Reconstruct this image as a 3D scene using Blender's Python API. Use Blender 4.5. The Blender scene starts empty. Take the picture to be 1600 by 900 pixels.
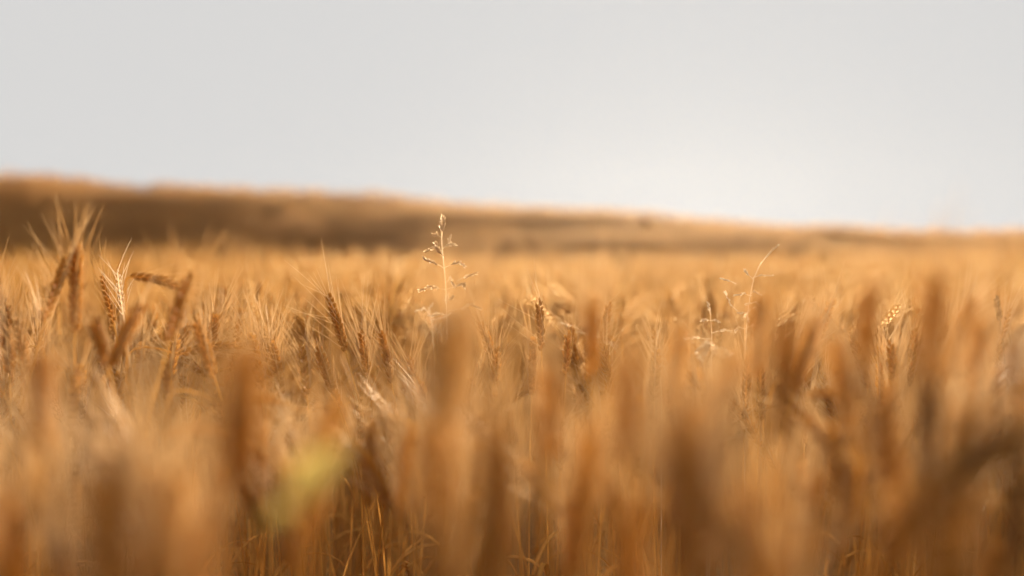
import bpy, math, random
import numpy as np
from mathutils import Vector, Matrix

# ------------------------------------------------------------------ camera, sky, sun, exposure
SC = bpy.context.scene
COL = SC.collection
R = math.radians
H = 0.95                     # camera height above the soil (m)
LENS, SENSOR = 35.0, 36.0
FPX = 1600 * LENS / SENSOR   # focal length in pixels of the 1600 px photograph
HORIZON = 405.0              # pixel row of the true horizon
PITCH = math.atan((450 - HORIZON) / FPX)
FOCUS = 1.42
SUN_EL, SUN_AZ = 6.8, 9.8   # degrees; azimuth to the right of straight ahead

cam_data = bpy.data.cameras.new('camera')
cam = bpy.data.objects.new('camera', cam_data)
COL.objects.link(cam)
cam.location = (0, 0, H)
cam.rotation_euler = (R(90) - PITCH, 0, 0)
cam_data.lens, cam_data.sensor_width = LENS, SENSOR
cam_data.clip_start, cam_data.clip_end = 0.02, 2000
cam_data.dof.use_dof = True
cam_data.dof.focus_distance = FOCUS
cam_data.dof.aperture_fstop = 1.38
cam_data.dof.aperture_blades = 0
SC.camera = cam

SUN_DIR = Vector((math.sin(R(SUN_AZ)) * math.cos(R(SUN_EL)), math.cos(R(SUN_AZ)) * math.cos(R(SUN_EL)), math.sin(R(SUN_EL))))

world = bpy.data.worlds.new('World')
SC.world = world
world.use_nodes = True
wn, wl = world.node_tree.nodes, world.node_tree.links
wn.clear()
sky = wn.new('ShaderNodeTexSky')
sky.sky_type = 'NISHITA'
sky.sun_disc = False
sky.sun_elevation = R(SUN_EL)
sky.sun_rotation = R(SUN_AZ)
sky.air_density, sky.dust_density, sky.ozone_density = 1.0, 0.3, 1.0
hs = wn.new('ShaderNodeHueSaturation')
hs.inputs['Saturation'].default_value = 0.10
mixw = wn.new('ShaderNodeMixRGB')          # thin even overcast in front of the clear sky
mixw.inputs['Fac'].default_value = 0.985
mixw.inputs['Color2'].default_value = (4.84, 4.79, 4.73, 1)
bg = wn.new('ShaderNodeBackground')
bg.inputs['Strength'].default_value = 0.05
wo = wn.new('ShaderNodeOutputWorld')
wl.new(sky.outputs[0], hs.inputs['Color'])
wl.new(hs.outputs[0], mixw.inputs['Color1'])
wl.new(mixw.outputs[0], bg.inputs['Color'])
wl.new(bg.outputs[0], wo.inputs['Surface'])

sun_data = bpy.data.lights.new('sun', 'SUN')
sun_data.energy = 5.0
sun_data.color = (1.0, 0.79, 0.54)
sun_data.angle = R(0.5)
sun = bpy.data.objects.new('sun', sun_data)
COL.objects.link(sun)
sun.rotation_euler = SUN_DIR.to_track_quat('Z', 'Y').to_euler()
sun.location = SUN_DIR * 60

SC.view_settings.view_transform = 'Standard'
SC.view_settings.look = 'None'
SC.view_settings.exposure = 1.5
SC.view_settings.gamma = 1.0
SC.render.engine = 'CYCLES'
SC.cycles.max_bounces = 10
SC.cycles.diffuse_bounces = 6
SC.cycles.transmission_bounces = 8
SC.cycles.volume_bounces = 0
SC.cycles.use_denoising = True
SC.cycles.denoiser = 'OPENIMAGEDENOISE'
SC.cycles.sample_clamp_indirect = 4.0
HAZE_DENSITY, HAZE_G = 0.00018, 0.72

# ------------------------------------------------------------------ helpers
def at(px, py, Y):
    """world point on the vertical plane at distance Y that the photograph shows at pixel (px, py)"""
    u, v = (px - 800) / FPX, (450 - py) / FPX
    c, s = math.cos(PITCH), math.sin(PITCH)
    d = Vector((u, c + v * s, -s + v * c))
    return Vector((0, 0, H)) + d * (Y / d.y)

class MB:
    """collects tubes, seeds and blades; becomes ONE mesh"""
    def __init__(self):
        self.v, self.f = [], []
    def tube(self, pts, rad, sides=5, cap=True):
        n0 = len(self.v)
        pts = [Vector(p) for p in pts]
        n = len(pts)
        ref = Vector((0.0, 1.0, 0.0))
        for i, p in enumerate(pts):
            t = (pts[min(i + 1, n - 1)] - pts[max(i - 1, 0)]).normalized()
            a = ref - t * ref.dot(t)
            if a.length < 1e-3:
                a = Vector((1, 0, 0)) - t * t.x
            a.normalize()
            b = t.cross(a)
            r = rad[i] if isinstance(rad, (list, tuple)) else rad
            for k in range(sides):
                an = 2 * math.pi * k / sides
                self.v.append(p + (a * math.cos(an) + b * math.sin(an)) * r)
        for i in range(n - 1):
            for k in range(sides):
                k2 = (k + 1) % sides
                self.f.append((n0 + i * sides + k, n0 + i * sides + k2, n0 + (i + 1) * sides + k2, n0 + (i + 1) * sides + k))
        if cap:
            self.f.append(tuple(n0 + (n - 1) * sides + k for k in range(sides)))
    def seed(self, base, axis, length, wa, wb, adir, sides=6, rings=(0.18, 0.5, 0.8), prof=(0.75, 1.0, 0.62)):
        """pointed husk from base along axis, half-widths wa (along adir) and wb"""
        n0 = len(self.v)
        axis = axis.normalized()
        a = (adir - axis * adir.dot(axis)).normalized()
        b = axis.cross(a)
        self.v.append(base.copy())
        for t, p in zip(rings, prof):
            c = base + axis * (length * t)
            for k in range(sides):
                an = 2 * math.pi * k / sides
                self.v.append(c + a * (wa * p * math.cos(an)) + b * (wb * p * math.sin(an)))
        self.v.append(base + axis * length)
        tip = len(self.v) - 1
        for k in range(sides):
            k2 = (k + 1) % sides
            self.f.append((n0, n0 + 1 + k2, n0 + 1 + k))
            for r in range(len(rings) - 1):
                q = n0 + 1 + r * sides
                self.f.append((q + k, q + k2, q + sides + k2, q + sides + k))
            q = n0 + 1 + (len(rings) - 1) * sides
            self.f.append((q + k, q + k2, tip))
    def blade(self, pts, width, side, fold=0.25, thick=0.0003):
        """a leaf blade: a shallow V section with a real thickness, tapering to a point"""
        n0 = len(self.v)
        n = len(pts)
        for i, p in enumerate(pts):
            s = i / (n - 1)
            w = width * 0.5 * min(1, 0.35 + 3 * s) * (1 - s ** 2.2) + 0.0002
            t = (pts[min(i + 1, n - 1)] - pts[max(i - 1, 0)]).normalized()
            sd = side[i] if isinstance(side, list) else side
            sd = (sd - t * sd.dot(t)).normalized()
            up = t.cross(sd)
            self.v += [p - sd * w + up * (w * fold), p - up * thick, p + sd * w + up * (w * fold), p + up * thick]
        for i in range(n - 1):
            q = n0 + i * 4
            for k in range(4):
                k2 = (k + 1) % 4
                self.f.append((q + k, q + k2, q + 4 + k2, q + 4 + k))
        self.f.append((n0 + 3, n0 + 2, n0 + 1, n0)); q = n0 + 4 * (n - 1)
        self.f.append((q, q + 1, q + 2, q + 3))
    def mesh(self, name, mat, smooth=True):
        m = bpy.data.meshes.new(name)
        m.from_pydata([tuple(v) for v in self.v], [], self.f)
        m.materials.append(mat)
        if smooth:
            m.polygons.foreach_set('use_smooth', [True] * len(m.polygons))
        m.update()
        return m

def link(name, data, parent=None):
    o = bpy.data.objects.new(name, data)
    COL.objects.link(o)
    if parent is not None:
        o.parent = parent
    return o

def tag(o, label=None, cat=None, group=None, kind=None):
    if label: o['label'] = label
    if cat: o['category'] = cat
    if group: o['group'] = group
    if kind: o['kind'] = kind
    return o

# ------------------------------------------------------------------ materials
def plant_material(name, dark, light, trans=0.4, rough=0.6, source='OBJECT', streak=260.0, spec=0.12, gamma=0.60, forward=0.07):
    """dry plant tissue: dull reflection plus light coming through; colour differs from plant to plant and in fine streaks"""
    m = bpy.data.materials.new(name)
    m.use_nodes = True
    n, l = m.node_tree.nodes, m.node_tree.links
    n.clear()
    if source == 'OBJECT':
        src = n.new('ShaderNodeObjectInfo').outputs['Random']
    else:
        an = n.new('ShaderNodeAttribute'); an.attribute_name = 'tint'
        src = an.outputs['Fac']
    tc = n.new('ShaderNodeTexCoord')
    mp = n.new('ShaderNodeMapping'); mp.inputs['Scale'].default_value = (streak, streak, streak * 0.25)
    nz = n.new('ShaderNodeTexNoise'); nz.inputs['Scale'].default_value = 1.0; nz.inputs['Detail'].default_value = 2.0
    l.new(tc.outputs['Object'], mp.inputs['Vector']); l.new(mp.outputs[0], nz.inputs['Vector'])
    ma = n.new('ShaderNodeMath'); ma.operation = 'MULTIPLY_ADD'
    l.new(nz.outputs['Fac'], ma.inputs[0]); ma.inputs[1].default_value = 0.9; ma.inputs[2].default_value = -0.45
    ad = n.new('ShaderNodeMath'); ad.operation = 'ADD'; ad.use_clamp = True
    l.new(src, ad.inputs[0]); l.new(ma.outputs[0], ad.inputs[1])
    mx = n.new('ShaderNodeMixRGB')
    l.new(ad.outputs[0], mx.inputs['Fac'])
    mx.inputs['Color1'].default_value = (*dark, 1); mx.inputs['Color2'].default_value = (*light, 1)
    pb = n.new('ShaderNodeBsdfPrincipled')
    pb.inputs['Roughness'].default_value = rough
    pb.inputs['Specular IOR Level'].default_value = spec
    l.new(mx.outputs[0], pb.inputs['Base Color'])
    tr = n.new('ShaderNodeBsdfTranslucent')
    gm = n.new('ShaderNodeGamma'); gm.inputs['Gamma'].default_value = gamma        # a thin husk passes more light than it reflects
    l.new(mx.outputs[0], gm.inputs['Color']); l.new(gm.outputs[0], tr.inputs['Color'])
    rf = n.new('ShaderNodeBsdfRefraction'); rf.inputs['IOR'].default_value = 1.2; rf.inputs['Roughness'].default_value = 0.52
    g2 = n.new('ShaderNodeGamma'); g2.inputs['Gamma'].default_value = 0.14         # light scattered straight on is paler still
    l.new(mx.outputs[0], g2.inputs['Color']); l.new(g2.outputs[0], rf.inputs['Color'])
    mf = n.new('ShaderNodeMixShader'); mf.inputs['Fac'].default_value = forward
    l.new(tr.outputs[0], mf.inputs[1]); l.new(rf.outputs[0], mf.inputs[2])
    ms = n.new('ShaderNodeMixShader'); ms.inputs['Fac'].default_value = trans
    l.new(pb.outputs[0], ms.inputs[1]); l.new(mf.outputs[0], ms.inputs[2])
    out = n.new('ShaderNodeOutputMaterial')
    l.new(ms.outputs[0], out.inputs['Surface'])
    return m

EAR_D, EAR_L = (0.50, 0.22, 0.036), (0.71, 0.395, 0.098)
STR_D, STR_L = (0.55, 0.265, 0.05), (0.74, 0.435, 0.125)
M_ear = plant_material('ripe_wheat_husk', EAR_D, EAR_L, 0.68, spec=0.0)
M_husk = plant_material('sheened_wheat_husk', (0.48, 0.21, 0.038), EAR_L, 0.62, 0.5, spec=0.03)
M_awn = plant_material('straw_awn', (0.68, 0.43, 0.18), (0.82, 0.60, 0.34), 0.65, 0.45, spec=0.12)
M_stem = plant_material('straw_stem', STR_D, STR_L, 0.55, 0.6, spec=0.0)
M_leaf = plant_material('dry_wheat_leaf', (0.51, 0.245, 0.05), (0.70, 0.39, 0.115), 0.4, 0.9, spec=0.0, gamma=1.0, forward=0.0)
M_brown = plant_material('backlit_dark_husk', (0.20, 0.085, 0.025), (0.30, 0.14, 0.04), 0.25)  # dark copy of the husk; the shade of backlit ears is put into its colour
M_pale = plant_material('bleached_grass', (0.78, 0.58, 0.36), (0.84, 0.68, 0.47), 0.72, 0.6, spec=0.06, gamma=.5, forward=.3)
M_straw = plant_material('golden_grass', (0.74, 0.50, 0.25), (0.82, 0.60, 0.36), 0.75, 0.6, spec=0.05, gamma=.5, forward=.35)
M_green = plant_material('yellow_green_leaf', (0.60, 0.47, 0.15), (0.65, 0.53, 0.20), 0.45, 0.8, spec=0.0, gamma=.75, forward=0.0)
M_mass = plant_material('ripe_wheat_crop', EAR_D, STR_L, 0.6, source='ATTR', spec=0.0, forward=.36, gamma=.6)
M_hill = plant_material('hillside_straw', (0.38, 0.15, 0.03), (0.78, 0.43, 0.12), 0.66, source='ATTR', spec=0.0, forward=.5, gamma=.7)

def soil_material():
    m = bpy.data.materials.new('dry_soil_and_stubble')
    m.use_nodes = True
    n, l = m.node_tree.nodes, m.node_tree.links
    pb = n['Principled BSDF']; pb.inputs['Roughness'].default_value = 0.95; pb.inputs['Specular IOR Level'].default_value = 0.1
    tc = n.new('ShaderNodeTexCoord')
    a = n.new('ShaderNodeTexNoise'); a.inputs['Scale'].default_value = 9; a.inputs['Detail'].default_value = 8
    b = n.new('ShaderNodeTexNoise'); b.inputs['Scale'].default_value = 0.5; b.inputs['Detail'].default_value = 4
    l.new(tc.outputs['Object'], a.inputs['Vector']); l.new(tc.outputs['Object'], b.inputs['Vector'])
    mm = n.new('ShaderNodeMath'); mm.operation = 'MULTIPLY_ADD'; mm.inputs[1].default_value = 0.6
    l.new(a.outputs['Fac'], mm.inputs[0])
    m2 = n.new('ShaderNodeMath'); m2.operation = 'MULTIPLY'; m2.inputs[1].default_value = 0.4
    l.new(b.outputs['Fac'], m2.inputs[0]); l.new(m2.outputs[0], mm.inputs[2])
    cr = n.new('ShaderNodeValToRGB')
    cr.color_ramp.elements[0].position, cr.color_ramp.elements[1].position = 0.35, 0.68
    cr.color_ramp.elements[0].color = (0.13, 0.065, 0.024, 1); cr.color_ramp.elements[1].color = (0.34, 0.19, 0.075, 1)
    l.new(mm.outputs[0], cr.inputs['Fac']); l.new(cr.outputs[0], pb.inputs['Base Color'])
    bp = n.new('ShaderNodeBump'); bp.inputs['Strength'].default_value = 0.6; bp.inputs['Distance'].default_value = 0.04
    l.new(a.outputs['Fac'], bp.inputs['Height']); l.new(bp.outputs[0], pb.inputs['Normal'])
    return m

# ------------------------------------------------------------------ terrain: level field, then a hillside up to the ridge
FIELD_END, CREST = 13.0, 33.0
RIDGE = [(-900, 262), (-400, 266), (0, 271), (60, 273), (130, 280), (190, 289), (215, 293), (270, 288), (330, 290), (400, 293), (500, 301), (600, 308),
         (700, 314), (800, 320), (900, 327), (1000, 334), (1100, 342), (1200, 349), (1300, 355), (1400, 361), (1500, 363), (1570, 359), (1620, 357), (2000, 366), (2600, 372)]
RX = np.array([(p - 800) / FPX * CREST for p, _ in RIDGE]); RZ = np.array([H + (HORIZON - q) / FPX * CREST for _, q in RIDGE])
CROP_H = 0.78                  # height of the crop on the hill

def fbm(x, y, seed):
    rg = np.random.RandomState(seed); out = np.zeros_like(x); amp = 1.0; fr = 1.0
    for _ in range(5):
        for _ in range(3):
            an = rg.uniform(0, 2 * math.pi); ph = rg.uniform(0, 6.28)
            out += amp / 3 * np.sin(fr * (x * math.cos(an) + y * math.sin(an)) + ph)
        amp *= 0.55; fr *= 1.9
    return out

def ground_z(x, y):
    x = np.asarray(x, float); y = np.asarray(y, float)
    ang = x / np.maximum(y, 4.0) * CREST           # same bearing on the crest line
    crest = np.interp(ang, RX, RZ) - CROP_H
    t = np.clip((y - FIELD_END) / (CREST - FIELD_END), 0, 1)
    up = crest * (0.8 * t + 0.2 * (t * t * (3 - 2 * t)))
    over = np.clip((y - CREST) / 8.2, 0, 1)
    z = np.where(y <= CREST, up, crest * (1 - 1.0 * over ** 1.3))
    return z + 0.035 * fbm(x * 0.7, y * 0.7, 5) * np.clip((y - 8) / 8, 0, 1) + 0.012 * fbm(x * 3, y * 3, 6)

def np_mesh(name, V, F4, mat, tint=None, smooth=True):
    """one mesh from numpy arrays; F4 rows hold quads, a triangle repeats -1 last"""
    m = bpy.data.meshes.new(name)
    tri = F4[:, 3] < 0
    sizes = np.where(tri, 3, 4).astype(np.int32)
    starts = np.concatenate([[0], np.cumsum(sizes)[:-1]]).astype(np.int32)
    flat = F4.reshape(-1); flat = flat[flat >= 0].astype(np.int32)
    m.vertices.add(len(V)); m.vertices.foreach_set('co', V.astype(np.float32).reshape(-1))
    m.loops.add(len(flat)); m.loops.foreach_set('vertex_index', flat)
    m.polygons.add(len(F4)); m.polygons.foreach_set('loop_start', starts)
    try: m.polygons.foreach_set('loop_total', sizes)
    except Exception: pass
    m.materials.append(mat)
    m.polygons.foreach_set('use_smooth', np.full(len(F4), smooth))
    if tint is not None:
        a = m.attributes.new('tint', 'FLOAT', 'POINT'); a.data.foreach_set('value', tint.astype(np.float32))
    m.update(calc_edges=True)
    return m

gx = np.concatenate([np.linspace(-70, -16, 40), np.linspace(-15.5, 15.5, 125), np.linspace(16, 70, 40)])
gy = np.concatenate([np.linspace(-12, 6, 40), np.linspace(6.2, 40, 140), np.linspace(40.6, 41.2, 2)])
GX, GY = np.meshgrid(gx, gy)
GV = np.stack([GX.ravel(), GY.ravel(), ground_z(GX, GY).ravel()], 1)
nx, ny = len(gx), len(gy)
ii, jj = np.meshgrid(np.arange(nx - 1), np.arange(ny - 1))
q0 = (jj * nx + ii).ravel()
GF = np.stack([q0, q0 + 1, q0 + nx + 1, q0 + nx], 1)
ground = link('ground', np_mesh('ground', GV, GF, soil_material()))
tag(ground, 'dry brown soil of the field rising into the hillside', 'ground', kind='structure')

# ------------------------------------------------------------------ the wheat plant
def smooth01(t):
    t = max(0.0, min(1.0, t)); return t * t * (3 - 2 * t)

def build_ear(rng, pts, roll, fat=1.0, awn_len=0.065, spread=22, awn_keep=0.85, sides=6, florets=3, lopside=0.0):
    """pts: axis of the ear from its base to its tip. Returns (ear MB, beard MB)"""
    ear, beard = MB(), MB()
    P = [Vector(p) for p in pts]
    seg = [(P[i + 1] - P[i]).length for i in range(len(P) - 1)]
    L = sum(seg)
    def axis(s):
        d = s * L
        for i, g in enumerate(seg):
            if d <= g or i == len(seg) - 1:
                return P[i] + (P[i + 1] - P[i]) * (d / g), (P[i + 1] - P[i]).normalized()
            d -= g
    ear.tube(P, [0.0011] * (len(P) - 1) + [0.0006], 5)
    n = max(12, int(L / 0.0043))
    for i in range(n + 1):
        s = (i + 0.3) / (n + 0.6)
        c, t = axis(min(s, 0.985))
        by = Vector((0, 1, 0)); N = by.cross(t).normalized(); B = t.cross(N)
        out = N * math.cos(roll) + B * math.sin(roll)
        lat = t.cross(out)
        side = 1 if i % 2 else -1
        size = fat * (0.72 + 0.42 * math.sin(math.pi * min(1, s * 0.86 + 0.12))) * rng.uniform(0.88, 1.12)
        if i == n:
            side, a0 = 1, 0.02
        else:
            a0 = R(rng.uniform(15, 24))
        for k in ((0,) if florets == 1 else ((-1, 1) if florets == 2 else (-1, 0, 1))):
            ax = (t * math.cos(a0) + out * (side * math.sin(a0)) + lat * (k * 0.26 + rng.uniform(-.05, .05))).normalized()
            b = c + out * (side * 0.0013) + lat * (k * 0.0018) - t * 0.002
            ln = 0.0108 * size * (1.0 if k else 0.92)
            ear.seed(b, ax, ln, 0.0021 * size * (1.5 if florets == 1 else 1), 0.0024 * size * (1.8 if florets == 1 else 1), out, sides)
            if (k != 0 or florets == 1) and rng.random() < awn_keep:
                sp = R(spread * rng.uniform(0.35, 1.3))
                d0 = (t * math.cos(sp) + (out * side * 0.75 + lat * k * 0.65 + N * lopside) * math.sin(sp)
                      + Vector((rng.uniform(-.07, .07), rng.uniform(-.07, .07), 0))).normalized()
                al = awn_len * rng.uniform(0.65, 1.12)
                tip = b + ax * ln * 0.93
                bend = (out * side * 0.6 + lat * k * 0.4 - Vector((0, 0, 0.15))) * (al * rng.uniform(-0.02, 0.13))
                ps = [tip + d0 * (al * q) + bend * (q * q) for q in (0, 0.35, 0.7, 1.0)]
                beard.tube(ps, [0.00056, 0.00046, 0.00034, 0.00016], 3, False)
    return ear, beard

def quad_bez(a, b, c, n):
    return [a * ((1 - t) ** 2) + b * (2 * t * (1 - t)) + c * (t * t) for t in [i / n for i in range(n + 1)]]

def build_leaf(rng, base, yaw, length, width, droop):
    mb = MB()
    hd = Vector((math.cos(yaw), math.sin(yaw), 0)); sd = Vector((-math.sin(yaw), math.cos(yaw), 0))
    pts, sides, p, el, tw = [], [], base.copy(), R(72), rng.uniform(-1.2, 1.2)
    for i in range(11):
        pts.append(p.copy())
        s = i / 10
        sides.append(sd * math.cos(tw * s) + Vector((0, 0, 1)) * math.sin(tw * s))
        p += (hd * math.cos(el) + Vector((0, 0, 1)) * math.sin(el)) * (length / 10)
        el -= droop / 10 * (1 + s)
    mb.blade(pts, width, sides)
    return mb

def stalk_meshes(rng, foot, neck, ang, ear_len, curl=0.0, roll=0.0, fat=1.0, awn_len=0.065, spread=22, awn_keep=0.85,
                 leaves=2, sides=6, florets=3, lopside=0.0, arch=None):
    """foot, neck: stem ends (local); ang: ear's lean from vertical in the XZ plane; curl: further bend along the ear"""
    foot, neck = Vector(foot), Vector(neck)
    d = Vector((math.sin(ang), 0, math.cos(ang)))
    h = (neck - foot).length
    if arch is None:
        ctrl = neck - d * (h * (0.45 if abs(ang) < 0.7 else 0.16))
        stem = quad_bez(foot, ctrl, neck, 9)
    else:                                              # stem rises to a shoulder, then turns over into the neck
        top = Vector(arch)
        stem = quad_bez(foot, Vector((top.x, top.y, top.z - h * 0.3)), top, 7)
        stem += quad_bez(top, top + Vector((0, 0, abs(neck.x - top.x) * 0.6)), neck, 5)[1:]
    sm = MB()
    k = len(stem)
    rad = [0.0019 - 0.0008 * i / (k - 1) for i in range(k)]
    sm.tube(stem, rad, 6)
    for i in (2, 4):                                   # swollen nodes
        a, b = stem[i], stem[i + 1]; t = (b - a).normalized()
        sm.tube([a - t * .004, a, a + t * .004], [0.0017, 0.0026, 0.0017], 6)
    ps, p, an = [], neck.copy(), ang
    for i in range(9):
        ps.append(p.copy()); p = p + Vector((math.sin(an), 0, math.cos(an))) * (ear_len / 8); an += curl / 8
    ear, beard = build_ear(rng, ps, roll, fat, awn_len, spread, awn_keep, sides, florets, lopside)
    lv = []
    for j in range(leaves):
        b = stem[min(k - 2, 3 + 2 * j)]
        lv.append(build_leaf(rng, b, rng.uniform(0, 6.28), rng.uniform(.13, .2), rng.uniform(.006, .010), rng.uniform(1.2, 2.6)))
    return sm, ear, beard, lv

def stalk_thing(loc, sm, ear, beard, lv, mats, label, group, data=None):
    root = link('wheat_stalk', None)
    root.location = loc
    tag(root, label, 'wheat stalk', group)
    if data is None:
        data = (sm.mesh('stem', mats['stem']), ear.mesh('ear', mats['ear']), beard.mesh('beard', mats['awn']), [q.mesh('leaf', mats['leaf']) for q in lv])
    link('stem', data[0], root)
    e = link('ear', data[1], root)
    link('beard', data[2], e)
    for q in data[3]:
        link('leaf', q, root)
    return root, data

GOLD = dict(ear=M_ear, stem=M_stem, awn=M_awn, leaf=M_leaf)
PALE = dict(ear=M_pale, stem=M_pale, awn=M_pale, leaf=M_leaf)
SHEEN = dict(ear=M_husk, stem=M_stem, awn=M_awn, leaf=M_leaf)
BROWN = dict(ear=M_brown, stem=M_brown, awn=M_stem, leaf=M_brown)
G_BLUR = 'strongly blurred wheat stalks close to the lens'
G_SOFT = 'softly blurred wheat stalks before the sharp ears'
G_SHARP = 'wheat stalks in the sharp band of the field'
N_STALKS = 0
KEEP = []      # ears to leave in view

def hero(tip, base, Y, label, group, mats=GOLD, curl=0.0, arch=None, seed=0, **kw):
    """a stalk whose ear runs from pixel BASE to pixel TIP at distance Y"""
    global N_STALKS
    N_STALKS += 1
    rng = random.Random(seed + 1000)
    B, T = at(*base, Y), at(*tip, Y)
    if Y > .95:
        KEEP.append((tip, base, Y))
        if mats is GOLD: mats = SHEEN
    v = T - B
    ang = math.atan2(v.x, v.z) - curl / 2
    ln = v.length * (1 + curl * curl / 24)
    foot_x = B.x - math.sin(max(-.9, min(.9, ang))) * 0.16 * B.z + rng.uniform(-.03, .03)
    if arch is not None:
        A = at(*arch, Y); foot_x = A.x + rng.uniform(-.04, .04)
    foot = Vector((foot_x, Y + rng.uniform(-.03, .03), float(ground_z(foot_x, Y)) - 0.01))
    loc = foot
    parts = stalk_meshes(rng, (0, 0, 0), B - loc, ang, ln, curl, kw.pop('roll', rng.uniform(-.5, .5)), arch=(A - loc) if arch is not None else None, **kw)
    return stalk_thing(loc, *parts, mats, label, group)

# the ears one can single out, left to right
hero((106, 398), (70, 502), 1.14, 'dark leaning ear with a wide fan of awns at the far left', G_SOFT, seed=1, spread=38, awn_len=.07, lopside=-.8, curl=.05)
hero((121, 384), (117, 520), 1.16, 'upright beaded ear directly right of the dark leaning ear', G_SOFT, seed=2, spread=14, awn_len=.062, curl=.05, fat=1.1)
hero((183, 422), (193, 492), 1.42, 'thin bleached ear with few bristles between the left ears', G_SHARP, PALE, seed=3, spread=34, awn_len=.05, fat=.55, awn_keep=.5)
hero((282, 452), (205, 432), 1.24, 'pale ear bowed over to horizontal beside the upright left ear', G_SOFT, seed=4, arch=(196, 440), spread=24, awn_len=.06, curl=.5)
hero((294, 430), (264, 532), 1.02, 'blurred orange ear leaning right with tall faint awns', G_SOFT, seed=5, spread=24, awn_len=.075, lopside=-.3)
hero((219, 476), (172, 572), 1.0, 'brown ear forming the right arm of a V at left', G_SOFT, seed=6, spread=12, awn_len=.04, awn_keep=.4)
hero((147, 502), (168, 570), 1.02, 'short brown ear forming the left arm of a V', G_SOFT, seed=7, spread=12, awn_len=.035, awn_keep=.4)
hero((305, 500), (335, 590), 1.16, 'pale drooping ear beneath the blurred orange ear', G_SOFT, seed=8, spread=20, awn_len=.05)
hero((206, 575), (222, 650), 1.15, 'small beaded ear low at left with bright husks', G_SOFT, seed=9, spread=15, awn_len=.05, curl=.15)
hero((232, 590), (252, 662), 1.16, 'second low beaded ear leaning against its bright neighbour', G_SOFT, seed=10, spread=15, awn_len=.05, curl=.1)
hero((407, 444), (401, 490), 2.2, 'tiny dark ear standing alone beyond the sharp ears', G_SHARP, seed=11, spread=14, awn_len=.06)
hero((514, 462), (540, 548), 1.42, 'sharp dark ear leaning left with long awns swept left', G_SHARP, seed=12, spread=36, awn_len=.078, lopside=-.9, fat=.95, awn_keep=.6)
hero((472, 543), (480, 622), 1.30, 'soft orange ear below the awns of the sharp dark ear', G_SOFT, seed=13, spread=26, awn_len=.07, lopside=-.4)
hero((497, 545), (520, 610), 1.36, 'short ear tucked under the sharp dark ear', G_SHARP, seed=14, spread=25, awn_len=.06)
hero((596, 520), (612, 598), 1.45, 'ear with parallel bristles right of the sharp dark ear', G_SHARP, seed=15, spread=22, awn_len=.075, lopside=-.7)
hero((565, 520), (575, 590), 1.50, 'upright ear half hidden between two bristly ears', G_SHARP, seed=16, spread=20, awn_len=.085)
hero((842, 470), (846, 548), 1.42, 'sharp upright ear with sparkling husk tips near the centre', G_SHARP, seed=17, spread=44, awn_len=.068, lopside=-1.0, awn_keep=.55, fat=1.0, roll=0.1)
hero((888, 520), (884, 585), 1.46, 'smaller ear with slanted parallel awns right of the sparkling ear', G_SHARP, seed=18, spread=34, awn_len=.05, lopside=-.9, awn_keep=.7)
hero((952, 474), (938, 545), 1.55, 'ear with awns fanned to the right below the bright haze', G_SHARP, seed=19, spread=44, awn_len=.06, lopside=.9, awn_keep=.6)
hero((1022, 520), (1030, 585), 1.5, 'faint thin ear under the glowing haze', G_SHARP, seed=20, spread=20, awn_len=.05, fat=.8)
hero((1577, 484), (1553, 566), 1.5, 'slim dark ear leaning right at the far right edge', G_SHARP, seed=21, spread=12, awn_len=.06, fat=.7, awn_keep=.5)
hero((1556, 463), (1562, 500), 1.6, 'short dark ear tip above the slim leaning ear', G_SHARP, BROWN, seed=22, spread=10, awn_len=.04, fat=.7, awn_keep=.3)
hero((1300, 470), (1275, 540), 1.45, 'pale feathery ear leaning right among orange blurs', G_SHARP, seed=23, spread=18, awn_len=.06)
hero((1290, 590), (1310, 660), 1.4, 'pale kinked ear low between blurred dark stalks at right', G_SHARP, seed=24, spread=20, awn_len=.05, curl=.5)
hero((1512, 480), (1470, 570), 1.2, 'tilted ear with slanting pale bristles at right', G_SOFT, seed=25, spread=24, awn_len=.07, lopside=.5)
hero((724, 488), (716, 640), .62, 'broad blurred orange ear below the tall grass panicle', G_BLUR, seed=30, spread=20, fat=1.35)
hero((700, 520), (690, 690), .56, 'second broad orange blur crowding the ear below the panicle', G_BLUR, seed=31, spread=20, fat=1.3)
hero((1460, 436), (1452, 600), .60, 'tall dark upright ear blurred at right', G_BLUR, seed=32, spread=9, awn_len=.05)
hero((1452, 590), (1446, 760), .54, 'dark blurred ear directly under the tall upright one', G_BLUR, BROWN, seed=33, spread=9, awn_len=.05)
hero((1356, 450), (1350, 596), .66, 'narrow upright ear blurred left of the tall dark ear', G_BLUR, seed=34, spread=9, awn_len=.05)
hero((1228, 500), (1224, 690), .58, 'upright blurred ear right of the glowing haze', G_BLUR, seed=35, spread=10, awn_len=.06)
hero((985, 555), (978, 720), .56, 'upright blurred brown ear left of the haze', G_BLUR, seed=36, spread=10, awn_len=.06)
hero((925, 470), (924, 590), .80, 'faint orange ear blurred beside the sparkling ear', G_BLUR, seed=37, spread=12, awn_len=.06)
hero((1150, 560), (1078, 690), .62, 'blurred ear leaning right under the white curled grass', G_BLUR, seed=38, spread=12, awn_len=.05)
hero((1532, 500), (1520, 640), .66, 'blurred ear beside the slim leaning ear at right', G_BLUR, seed=39, spread=10, awn_len=.05)
hero((66, 560), (62, 700), .62, 'blurred ear low at the left edge below the dark leaning ear', G_BLUR, seed=40, spread=12, awn_len=.05)
hero((382, 560), (372, 760), .50, 'large pale orange blur left of the yellow green leaf', G_BLUR, seed=41, spread=14, fat=1.2)
hero((1480, 742), (1606, 652), .44, 'dark brown ear bowed over to the left at the lower right edge', G_BLUR, BROWN, seed=42, arch=(1640, 690), spread=8, awn_len=.05, awn_keep=.4, curl=.35)
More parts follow.
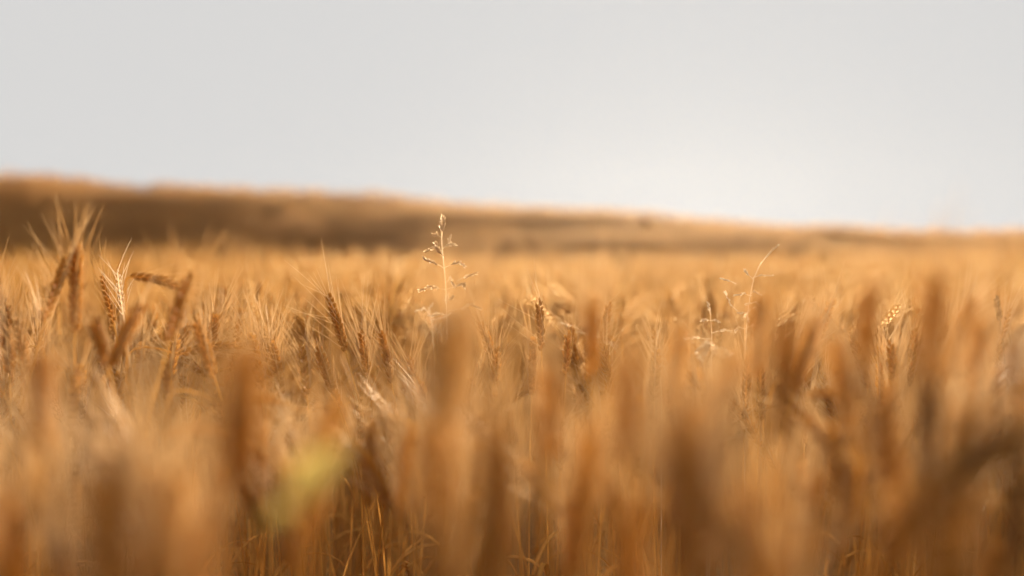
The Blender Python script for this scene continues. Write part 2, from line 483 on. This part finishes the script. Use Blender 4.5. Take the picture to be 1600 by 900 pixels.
hero((1600, 700), (1580, 900), .42, 'dark brown upright stalk in the lower right corner', G_BLUR, BROWN, seed=43, spread=8, awn_len=.05)

hero((28, 500), (40, 585), 1.2, 'golden ear with fine awns at the left edge below the fan of awns', G_SOFT, seed=50, spread=30, awn_len=.07)
hero((160, 428), (178, 505), 1.5, 'thin ear with upright awns just behind the bleached ear', G_SHARP, seed=51, spread=16, awn_len=.055, fat=.8)
hero((428, 545), (440, 620), 1.38, 'ear with left swept bristles left of the soft orange ear', G_SHARP, seed=52, spread=34, awn_len=.08, lopside=-.7)
hero((640, 560), (655, 640), 1.42, 'golden ear right of the parallel bristles below the panicle grass', G_SHARP, seed=53, spread=30, awn_len=.07)
hero((778, 545), (770, 620), 1.40, 'golden ear left of the sparkling ear and slightly lower', G_SHARP, seed=54, spread=30, awn_len=.06)

for i, (tx, ty, bx, by, Y, words) in enumerate((
        (1188, 470, 1182, 590, .82, 'soft upright ear just right of the bleached grass sprays'), (1276, 500, 1244, 610, .90, 'soft ear tilted right midway between the haze and the tall dark ear'),
        (1306, 540, 1330, 670, .70, 'soft ear tilted left beside the narrow upright ear'),
        (1516, 474, 1484, 590, .80, 'soft right leaning ear close right of the tall dark ear'), (1580, 545, 1604, 680, .68, 'soft ear cut by the right edge above the bowed dark ear'),
        (1060, 520, 1052, 640, .78, 'soft orange ear below the brightest haze'), (860, 580, 856, 720, .64, 'blurred ear under the sparkling upright ear'))):
    hero((tx, ty), (bx, by), Y, words, G_BLUR, seed=60 + i, spread=10, awn_len=.055, roll=.8)

# the rest of the nearest stalks: a few kinds, copied
KINDS = []
vr = random.Random(77)
for k in range(14):
    form = ('upright', 'upright', 'leaning', 'leaning', 'nodding')[k % 5]
    ang = dict(upright=vr.uniform(0, .15), leaning=vr.uniform(.25, .55), nodding=vr.uniform(.8, 1.5))[form]
    cu = dict(upright=.1, leaning=.25, nodding=.7)[form] * vr.uniform(.4, 1.3)
    el = vr.uniform(.062, .085)
    hz = 0.80 - el * math.cos(ang)
    nk = Vector((math.sin(ang) * .10 + vr.uniform(-.02, .02), 0, hz))
    arch = (nk.x * 0.3, 0, hz - .01) if form == 'nodding' else None
    parts = stalk_meshes(vr, (0, 0, 0), nk, ang, el, cu, vr.uniform(-1, 1), fat=vr.uniform(.9, 1.12), awn_len=vr.uniform(.05, .075), spread=vr.uniform(18, 42),
                         leaves=2, lopside=vr.uniform(-.4, .4), sides=5, arch=arch)
    sm, ear, beard, lv = parts
    top = max(v.z for v in ear.v)
    KINDS.append((form, (sm.mesh('stem', M_stem), ear.mesh('ear', M_ear), beard.mesh('beard', M_awn), [q.mesh('leaf', M_leaf) for q in lv]), top))

def place_text(px):
    return 'far left' if px < 320 else 'left' if px < 640 else 'middle' if px < 960 else 'right' if px < 1280 else 'far right'

pr = random.Random(5)
LEAF = at(500, 738, .43)
spots = []
tries = 0
while N_STALKS + len(spots) < 300 and tries < 60000:
    tries += 1
    Y = pr.uniform(.40, 1.70) if pr.random() < .55 else math.sqrt(pr.uniform(.40 ** 2, 1.70 ** 2))
    px = pr.uniform(-60, 1660)
    X = (px - 800) / FPX * Y
    if 370 < px < 600 and Y < .66: continue
    if abs(X - (LEAF.x + (Y - .43) * math.tan(R(SUN_AZ)))) < .045 and .4 < Y < 1.1: continue    # crop cleared toward the sun so light reaches the weed leaf
    if any((X - a) ** 2 + (Y - b) ** 2 < 0.0017 for a, b, _ in spots):
        continue
    spots.append((X, Y, px))
for X, Y, px in spots:
    if Y < .85:
        py = pr.uniform(590, 800) if pr.random() < .75 else pr.uniform(540, 640)
    elif Y < 1.22:
        py = pr.uniform(540, 720)
    else:
        py = pr.uniform(485, 640) if px > 380 else pr.uniform(455, 600)
    if 640 < px < 760 and py < 530: py += 60
    half = 55 / Y
    for (tx, ty), (bx, by), hy in KEEP + [((690, 340), (697, 480), 1.42), ((1208, 386), (1140, 520), 1.40), ((500, 690), (500, 800), .43)]:
        if Y < hy and min(tx, bx) - half * .6 < px < max(tx, bx) + half * .6:
            py = max(py, max(ty, by) + pr.uniform(10, 70))
    tipz = at(px, min(py, 900), Y).z
    form, data, top = pr.choice([q for q in KINDS if Y > .85 or q[0] == 'upright' or (q[0] == 'leaning' and pr.random() < .4)] or KINDS[:1])
    gz = float(ground_z(X, Y))
    sc = (tipz - gz) / top
    near = 'strongly blurred' if Y < .85 else 'softly blurred' if Y < 1.22 else 'fairly sharp'
    grp = G_BLUR if Y < .85 else G_SOFT if Y < 1.22 else G_SHARP
    low = 'low' if py > 640 else 'higher'
    label = f'{near} {form} golden stalk among many like it, {low} at the {place_text(px)}'
    root, _ = stalk_thing((X, Y, gz - .005), None, None, None, None, GOLD, label, grp, data)
    root.rotation_euler = (R(pr.uniform(-4, 4)), R(pr.uniform(-4, 4)), pr.uniform(0, 6.28))
    s2 = min(1.12, max(.86, sc))
    root.scale = (s2, s2, sc)

# ------------------------------------------------------------------ thin grasses standing in the wheat
def grass(name, label, Y, stem_px, branches, mat, seed, size=1.0, r=0.0006):
    """stem_px: pixel polyline from the top down to the hidden foot; branches: pixel polylines from the stem outward"""
    rng = random.Random(seed)
    foot = at(*stem_px[-1], Y); foot.z = float(ground_z(foot.x, Y)) - .01
    root = link(name, None); root.location = foot
    tag(root, label, 'grass')
    pts = [at(*p, Y) - foot for p in stem_px]
    full = []
    ctrl = pts[::-1]
    b0 = Vector((rng.uniform(-.02, .02), rng.uniform(-.02, .02), 0))
    full = quad_bez(b0, Vector((ctrl[0].x, 0, ctrl[0].z * .5)), ctrl[0], 5) + ctrl[1:]
    mb = MB(); k = len(full)
    mb.tube(full, [r * (1.7 - 1.1 * i / (k - 1)) for i in range(k)], 5)
    link('stem', mb.mesh('stem', mat), root)
    for br in branches:
        dy = rng.uniform(-.012, .012)
        P = []
        for i, p in enumerate(br):
            q = at(*p, Y) - foot; q.y += dy * i; P.append(q)
        fine = []
        for i in range(len(P) - 1):
            for t in (0, .25, .5, .75):
                fine.append(P[i].lerp(P[i + 1], t) + Vector((rng.uniform(-1, 1), rng.uniform(-1, 1), rng.uniform(-1, 1))) * .0004)
        fine.append(P[-1])
        b = MB(); b.tube(fine, r * .75, 4)
        bo = link('branch', b.mesh('branch', mat), root)
        s = MB()
        n = len(fine)
        for i in range(n):
            if i < n * .3: continue
            for _ in range(3 if rng.random() < .6 else 2):
                t = (fine[min(i + 1, n - 1)] - fine[max(i - 1, 0)]).normalized()
                ax = (t + Vector((rng.uniform(-1, 1), rng.uniform(-1, 1), rng.uniform(-1, 1))) * .38).normalized()
                s.seed(fine[i], ax, rng.uniform(.0042, .0062) * size, .00105 * size, .0009 * size, Vector((.3, 1, .2)), 5)
        link('spikelets', s.mesh('spikelets', mat), bo)
    return root

grass('grass_panicle', 'tall thin pale grass panicle rising above the wheat at the centre', 1.42,
      [(690, 342), (690, 365), (691, 390), (693, 410), (695, 425), (697, 455), (698, 490), (699, 560)],
      [[(690, 370), (689, 358), (690, 341)], [(690, 372), (692, 358), (693, 347)], [(690, 366), (688, 352)], [(689, 371), (683, 367), (678, 367)], [(692, 388), (698, 384), (708, 382)],
       [(695, 386), (700, 380), (701, 372)], [(690, 392), (683, 387), (669, 391)], [(693, 402), (687, 392), (683, 382)], [(693, 400), (688, 395), (684, 388)],
       [(694, 419), (684, 413), (675, 409), (666, 405)], [(695, 418), (706, 413), (717, 410), (726, 414)],
       [(697, 453), (686, 451), (673, 448), (658, 453)], [(697, 452), (712, 448), (722, 444), (724, 447)], [(715, 438), (728, 432), (742, 428)], [(697, 441), (703, 436), (708, 444)],
       [(698, 480), (696, 474), (697, 466)], [(699, 470), (704, 467), (707, 464)], [(699, 492), (686, 492), (672, 495)], [(699, 486), (720, 482), (735, 474), (748, 480)]],
      M_straw, 1, 1.45, .00055)
grass('grass_panicle', 'bleached grass with short level sprays under the sunlit haze', 1.40,
      [(1208, 386), (1196, 402), (1186, 416), (1178, 434), (1172, 462), (1168, 490), (1166, 520), (1164, 580)],
      [[(1188, 412), (1196, 400), (1208, 385)], [(1176, 434), (1190, 430), (1211, 431)], [(1176, 436), (1168, 428), (1164, 424)], [(1174, 462), (1162, 459), (1150, 461)],
       [(1172, 460), (1180, 456), (1192, 460)], [(1170, 478), (1162, 476), (1178, 473), (1184, 476)], [(1168, 489), (1158, 488), (1150, 488)], [(1169, 488), (1180, 481), (1192, 489)],
       [(1166, 514), (1156, 512), (1152, 516)], [(1167, 512), (1178, 509), (1190, 513)], [(1172, 482), (1166, 492), (1170, 500)], [(1152, 486), (1144, 476), (1138, 460)], [(1150, 444), (1140, 438), (1132, 436)]],
      M_pale, 2, 1.05, .0004)
grass('grass_panicle', 'small bleached grass with level florets left of the spray under the haze', 1.38,
      [(1106, 478), (1110, 492), (1112, 520), (1112, 580)],
      [[(1110, 500), (1104, 500), (1098, 500)], [(1110, 501), (1114, 499), (1118, 501)], [(1111, 492), (1108, 484), (1106, 476)], [(1112, 520), (1128, 516), (1142, 518)], [(1112, 530), (1090, 528), (1076, 530)]],
      M_pale, 3, 1.1, .0004)
grass('grass_panicle', 'white curled grass head softly blurred below the bright haze', 1.18,
      [(1114, 536), (1116, 545), (1110, 560), (1108, 640)],
      [[(1116, 546), (1106, 540), (1098, 552)], [(1116, 545), (1126, 548), (1136, 556)], [(1114, 538), (1108, 536), (1100, 546)], [(1114, 548), (1122, 554), (1130, 552)], [(1116, 542), (1124, 544), (1132, 550)]],
      M_pale, 4, 2.0, .0009)
grass('grass_panicle', 'drooping fine grass with curled tips right of the centre ears', 1.43,
      [(1028, 518), (1026, 540), (1030, 560), (1034, 620)],
      [[(1026, 540), (1022, 552), (1024, 566)], [(1030, 560), (1040, 562), (1048, 572), (1044, 582)], [(1030, 566), (1036, 572), (1040, 588)], [(1027, 530), (1029, 522), (1030, 516)]],
      M_pale, 5, .8)
grass('grass_panicle', 'wispy grass in the bleached patch below the centre panicle', 1.60,
      [(668, 478), (672, 492), (676, 510), (680, 580)],
      [[(672, 492), (664, 482), (652, 486)], [(673, 494), (682, 488), (692, 490)], [(674, 500), (690, 498), (702, 492)], [(671, 490), (672, 482), (676, 476)]],
      M_pale, 6, 1.0)

# yellow-green leaves of a weed close to the lens
weed = link('weed', None)
wy = 0.43
wl0 = at(470, 800, wy)
weed.location = (wl0.x, wy, float(ground_z(wl0.x, wy)) - .005)
tag(weed, 'blurred yellow green weed leaf glowing low among the orange stalks', 'weed')
mb = MB()
o = Vector(weed.location)
neck = at(468, 790, wy) - o
mb.tube(quad_bez(Vector((0, 0, 0)), Vector((.01, 0, neck.z * .6)), neck, 8), [0.0022 - .0001 * i for i in range(9)], 6)
link('stem', mb.mesh('stem', M_leaf), weed)
def weed_leaf(pa, pb, width, dy):
    m_ = MB()
    a, b = at(*pa, wy) - o, at(*pb, wy) - o
    b.y += dy
    pts = quad_bez(a, a.lerp(b, .5) + Vector((0, 0, .004)), b, 10)
    m_.blade(pts, width, (b - a).normalized().cross(Vector((0, -.72, .69))).normalized(), .12, .0004)
    link('leaf', m_.mesh('leaf', M_green), weed)
weed_leaf((456, 774), (548, 700), .025, .0)
weed_leaf((462, 798), (420, 812), .014, -.01)

# ------------------------------------------------------------------ the rest of the crop
def arrays(mbs):
    V, F, n = [], [], 0
    for m in mbs:
        V += [tuple(v) for v in m.v]
        for f in m.f:
            if len(f) > 4:
                for i in range(1, len(f) - 1): F.append((f[0] + n, f[i] + n, f[i + 1] + n, -1))
            else:
                F.append(tuple(q + n for q in f) + ((-1,) if len(f) == 3 else ()))
        n += len(m.v)
    return np.array(V, np.float32), np.array(F, np.int32)

def lod_near(rng):
    ang = rng.choice([rng.uniform(0, .2), rng.uniform(.2, .5), rng.uniform(.5, 1.2)])
    el = rng.uniform(.06, .085)
    nk = Vector((math.sin(ang) * .08, 0, .80 - el * math.cos(ang)))
    sm, ear, beard, lv = stalk_meshes(rng, (0, 0, 0), nk, ang, el, rng.uniform(0, .5), rng.uniform(-1, 1), awn_len=rng.uniform(.05, .075), spread=rng.uniform(18, 42),
                                      leaves=1, sides=4, florets=1, awn_keep=.8)
    return arrays([sm, ear, beard] + lv)

def lod_far(rng, big=1.0):
    ang = rng.uniform(0, .8); el = rng.uniform(.065, .09)
    nk = Vector((math.sin(ang) * .08, 0, .80 - el * math.cos(ang)))
    d = Vector((math.sin(ang), 0, math.cos(ang)))
    s = MB(); s.tube(quad_bez(Vector((0, 0, 0)), nk - d * .3, nk, 3), .0016 * big, 3, False)
    e = MB(); e.seed(nk, d, el, .0075 * big, .006 * big, Vector((0, 1, 0)), 5, (.2, .55, .85), (.85, 1, .55))
    b = MB()
    for _ in range(8):
        a = nk + d * (el * rng.uniform(.3, .95))
        b.tube([a, a + (d + Vector((rng.uniform(-1, 1), rng.uniform(-1, 1), rng.uniform(-.2, .3))) * .35).normalized() * .07], [.0006 * big, .0002], 3, False)
    l = build_leaf(rng, Vector((nk.x * .4, 0, .45)), rng.uniform(0, 6), .17, .010 * big, 2.0)
    return arrays([s, e, b, l])

def lod_tuft(rng):
    out = []
    for _ in range(7):
        ang = rng.uniform(-.6, .6); az = rng.uniform(0, 6.28)
        o_ = Vector((rng.uniform(-.12, .12), rng.uniform(-.12, .12), 0))
        d = Vector((math.sin(ang) * math.cos(az), math.sin(ang) * math.sin(az), math.cos(ang)))
        h = rng.uniform(.62, .80)
        nk = o_ + d * h * .5 + Vector((0, 0, h * .42))
        s = MB(); s.tube([o_, o_ + Vector((0, 0, h * .5)), nk], .0045, 3, False); out.append(s)
        e = MB(); e.seed(nk, d, .10, .013, .012, Vector((0, 1, 0)), 4, (.4,), (1,)); out.append(e)
    return arrays(out)

def scatter(name, protos, P, hs, tint, mat, seed, wide=None):
    """merges copies of the prototypes at points P (n,3), height scale hs, into one mesh"""
    rg = np.random.RandomState(seed)
    which = rg.randint(0, len(protos), len(P))
    VV, FF, TT, n = [], [], [], 0
    for k, (pv, pf) in enumerate(protos):
        idx = np.where(which == k)[0]
        if len(idx) == 0: continue
        a = rg.uniform(0, 6.283, len(idx)); c, s = np.cos(a)[:, None], np.sin(a)[:, None]
        lx = rg.normal(0, .05, len(idx))[:, None]; ly = rg.normal(0, .05, len(idx))[:, None]
        z = pv[None, :, 2] * hs[idx][:, None]
        w = 1.0 if wide is None else wide[idx][:, None]
        x = (pv[None, :, 0] * c - pv[None, :, 1] * s) * w + lx * z
        y = (pv[None, :, 0] * s + pv[None, :, 1] * c) * w + ly * z
        v = np.stack([x, y, z], 2) + P[idx][:, None, :]
        VV.append(v.reshape(-1, 3))
        f = pf[None] + (np.arange(len(idx)) * len(pv))[:, None, None]
        f = np.where(pf[None] < 0, -1, f + n)
        FF.append(f.reshape(-1, 4))
        TT.append(np.repeat(tint[idx], len(pv)))
        n += len(idx) * len(pv)
    return link(name, np_mesh(name, np.concatenate(VV), np.concatenate(FF), mat, np.concatenate(TT)))

rg = np.random.RandomState(11)
def field_points(y0, y1, dens, edge):
    """points in the view's wedge plus a margin at its sides"""
    xm = .55 * y1 + edge
    n = int(dens * 2 * xm * (y1 - y0))
    x, y = rg.uniform(-xm, xm, n), rg.uniform(y0, y1, n)
    k = np.abs(x) < .53 * y + edge
    x, y = x[k], y[k]
    return np.stack([x, y, ground_z(x, y) - .005], 1)

def crop_height(P):
    """ear tops just under the eye, uneven"""
    x, y = P[:, 0], P[:, 1]
    h = .845 + .03 * fbm(x * 1.1, y * 1.1, 21) + rg.normal(0, .028 + .009 * np.clip(y - 3, 0, 9), len(P))
    return np.clip(h, .6, .93 + .016 * np.clip(y - 2, 0, 11)) / .80

nr = random.Random(3)
NEAR = [lod_near(nr) for _ in range(10)]
FAR = [lod_far(nr) for _ in range(10)]
FARB = [lod_far(nr, 1.8) for _ in range(8)]
P1 = field_points(1.70, 3.6, 230, .5)
# margins beside the frame, near the camera
xs, ys = rg.uniform(-1.8, 1.8, 2600), rg.uniform(-.5, 1.7, 2600)
k = (np.abs(xs) > .58 * ys + .10) & (xs * xs + ys * ys > .30 ** 2) & (np.abs(xs) > .28)
P0 = np.stack([xs[k], ys[k], ground_z(xs[k], ys[k]) - .005], 1)
PN = np.concatenate([P0, P1])
c1 = scatter('wheat_crop', NEAR, PN, crop_height(PN) - .02, np.clip(rg.normal(.5, .28, len(PN)), 0, 1), M_mass, 1)
tag(c1, 'golden wheat crop just behind the sharp ears', 'wheat crop', kind='stuff')
P2 = field_points(3.6, 8.0, 130, .9)
P3 = field_points(8.0, FIELD_END + 1.0, 60, 1.5)
V2 = scatter('wheat_crop', FAR, P2, crop_height(P2), np.clip(rg.normal(.55, .28, len(P2)), 0, 1), M_mass, 2)
tag(V2, 'blurred golden band of wheat stretching to the foot of the hill', 'wheat crop', kind='stuff')
V3 = scatter('wheat_crop', FARB, P3, crop_height(P3), np.clip(rg.normal(.55, .28, len(P3)), 0, 1), M_mass, 4)
tag(V3, 'farthest strip of golden wheat along the foot of the hill', 'wheat crop', kind='stuff')

TUFT = [lod_tuft(nr) for _ in range(8)]
n = 18000
y = rg.uniform(FIELD_END + .6, CREST + 4, n); x = rg.uniform(-1, 1, n) * (.62 * y + 3)
PH = np.stack([x, y, ground_z(x, y) - .01], 1)
ripe_and_glow = np.clip(.40 + .14 * np.clip((x / y + .12) / .4, 0, 1) + (.26 * np.clip((y - CREST + 7) / 5, 0, 1)) + .20 * fbm(x * .35, y * .55, 31) + rg.normal(0, .12, n), 0, 1)    # darker weedy patches, with the backlit crest and sunward side painted lighter
hh = np.clip(1 + .16 * fbm(x * .9, y * .9, 33) + rg.normal(0, .10, n), .6, 1.4)
c4 = scatter('hillside_crop', TUFT, PH, hh, ripe_and_glow, M_hill, 3)
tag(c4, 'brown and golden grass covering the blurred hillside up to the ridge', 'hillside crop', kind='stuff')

# ------------------------------------------------------------------ haze box added to give the lens flare's glow over the field
def haze():
    x0, x1, y0, y1, z0, z1 = -71, 71, -13, 42, -1.4, 4.6
    v = [(x, y_, z) for z in (z0, z1) for y_ in (y0, y1) for x in (x0, x1)]
    f = [(0, 2, 3, 1), (4, 5, 7, 6), (0, 1, 5, 4), (2, 6, 7, 3), (0, 4, 6, 2), (1, 3, 7, 5)]
    me = bpy.data.meshes.new('haze'); me.from_pydata(v, [], f); me.update()
    m = bpy.data.materials.new('flare_glow_haze'); m.use_nodes = True
    nt = m.node_tree; nt.nodes.clear()
    pv = nt.nodes.new('ShaderNodeVolumePrincipled')
    pv.inputs['Color'].default_value = (0.95, 0.97, 1.0, 1)
    pv.inputs['Density'].default_value = HAZE_DENSITY
    pv.inputs['Anisotropy'].default_value = HAZE_G
    out = nt.nodes.new('ShaderNodeOutputMaterial')
    nt.links.new(pv.outputs[0], out.inputs['Volume'])
    me.materials.append(m)
    o_ = link('haze', me)
    tag(o_, 'thin warm haze added to glow like lens flare above the field', 'haze', kind='stuff')
haze()
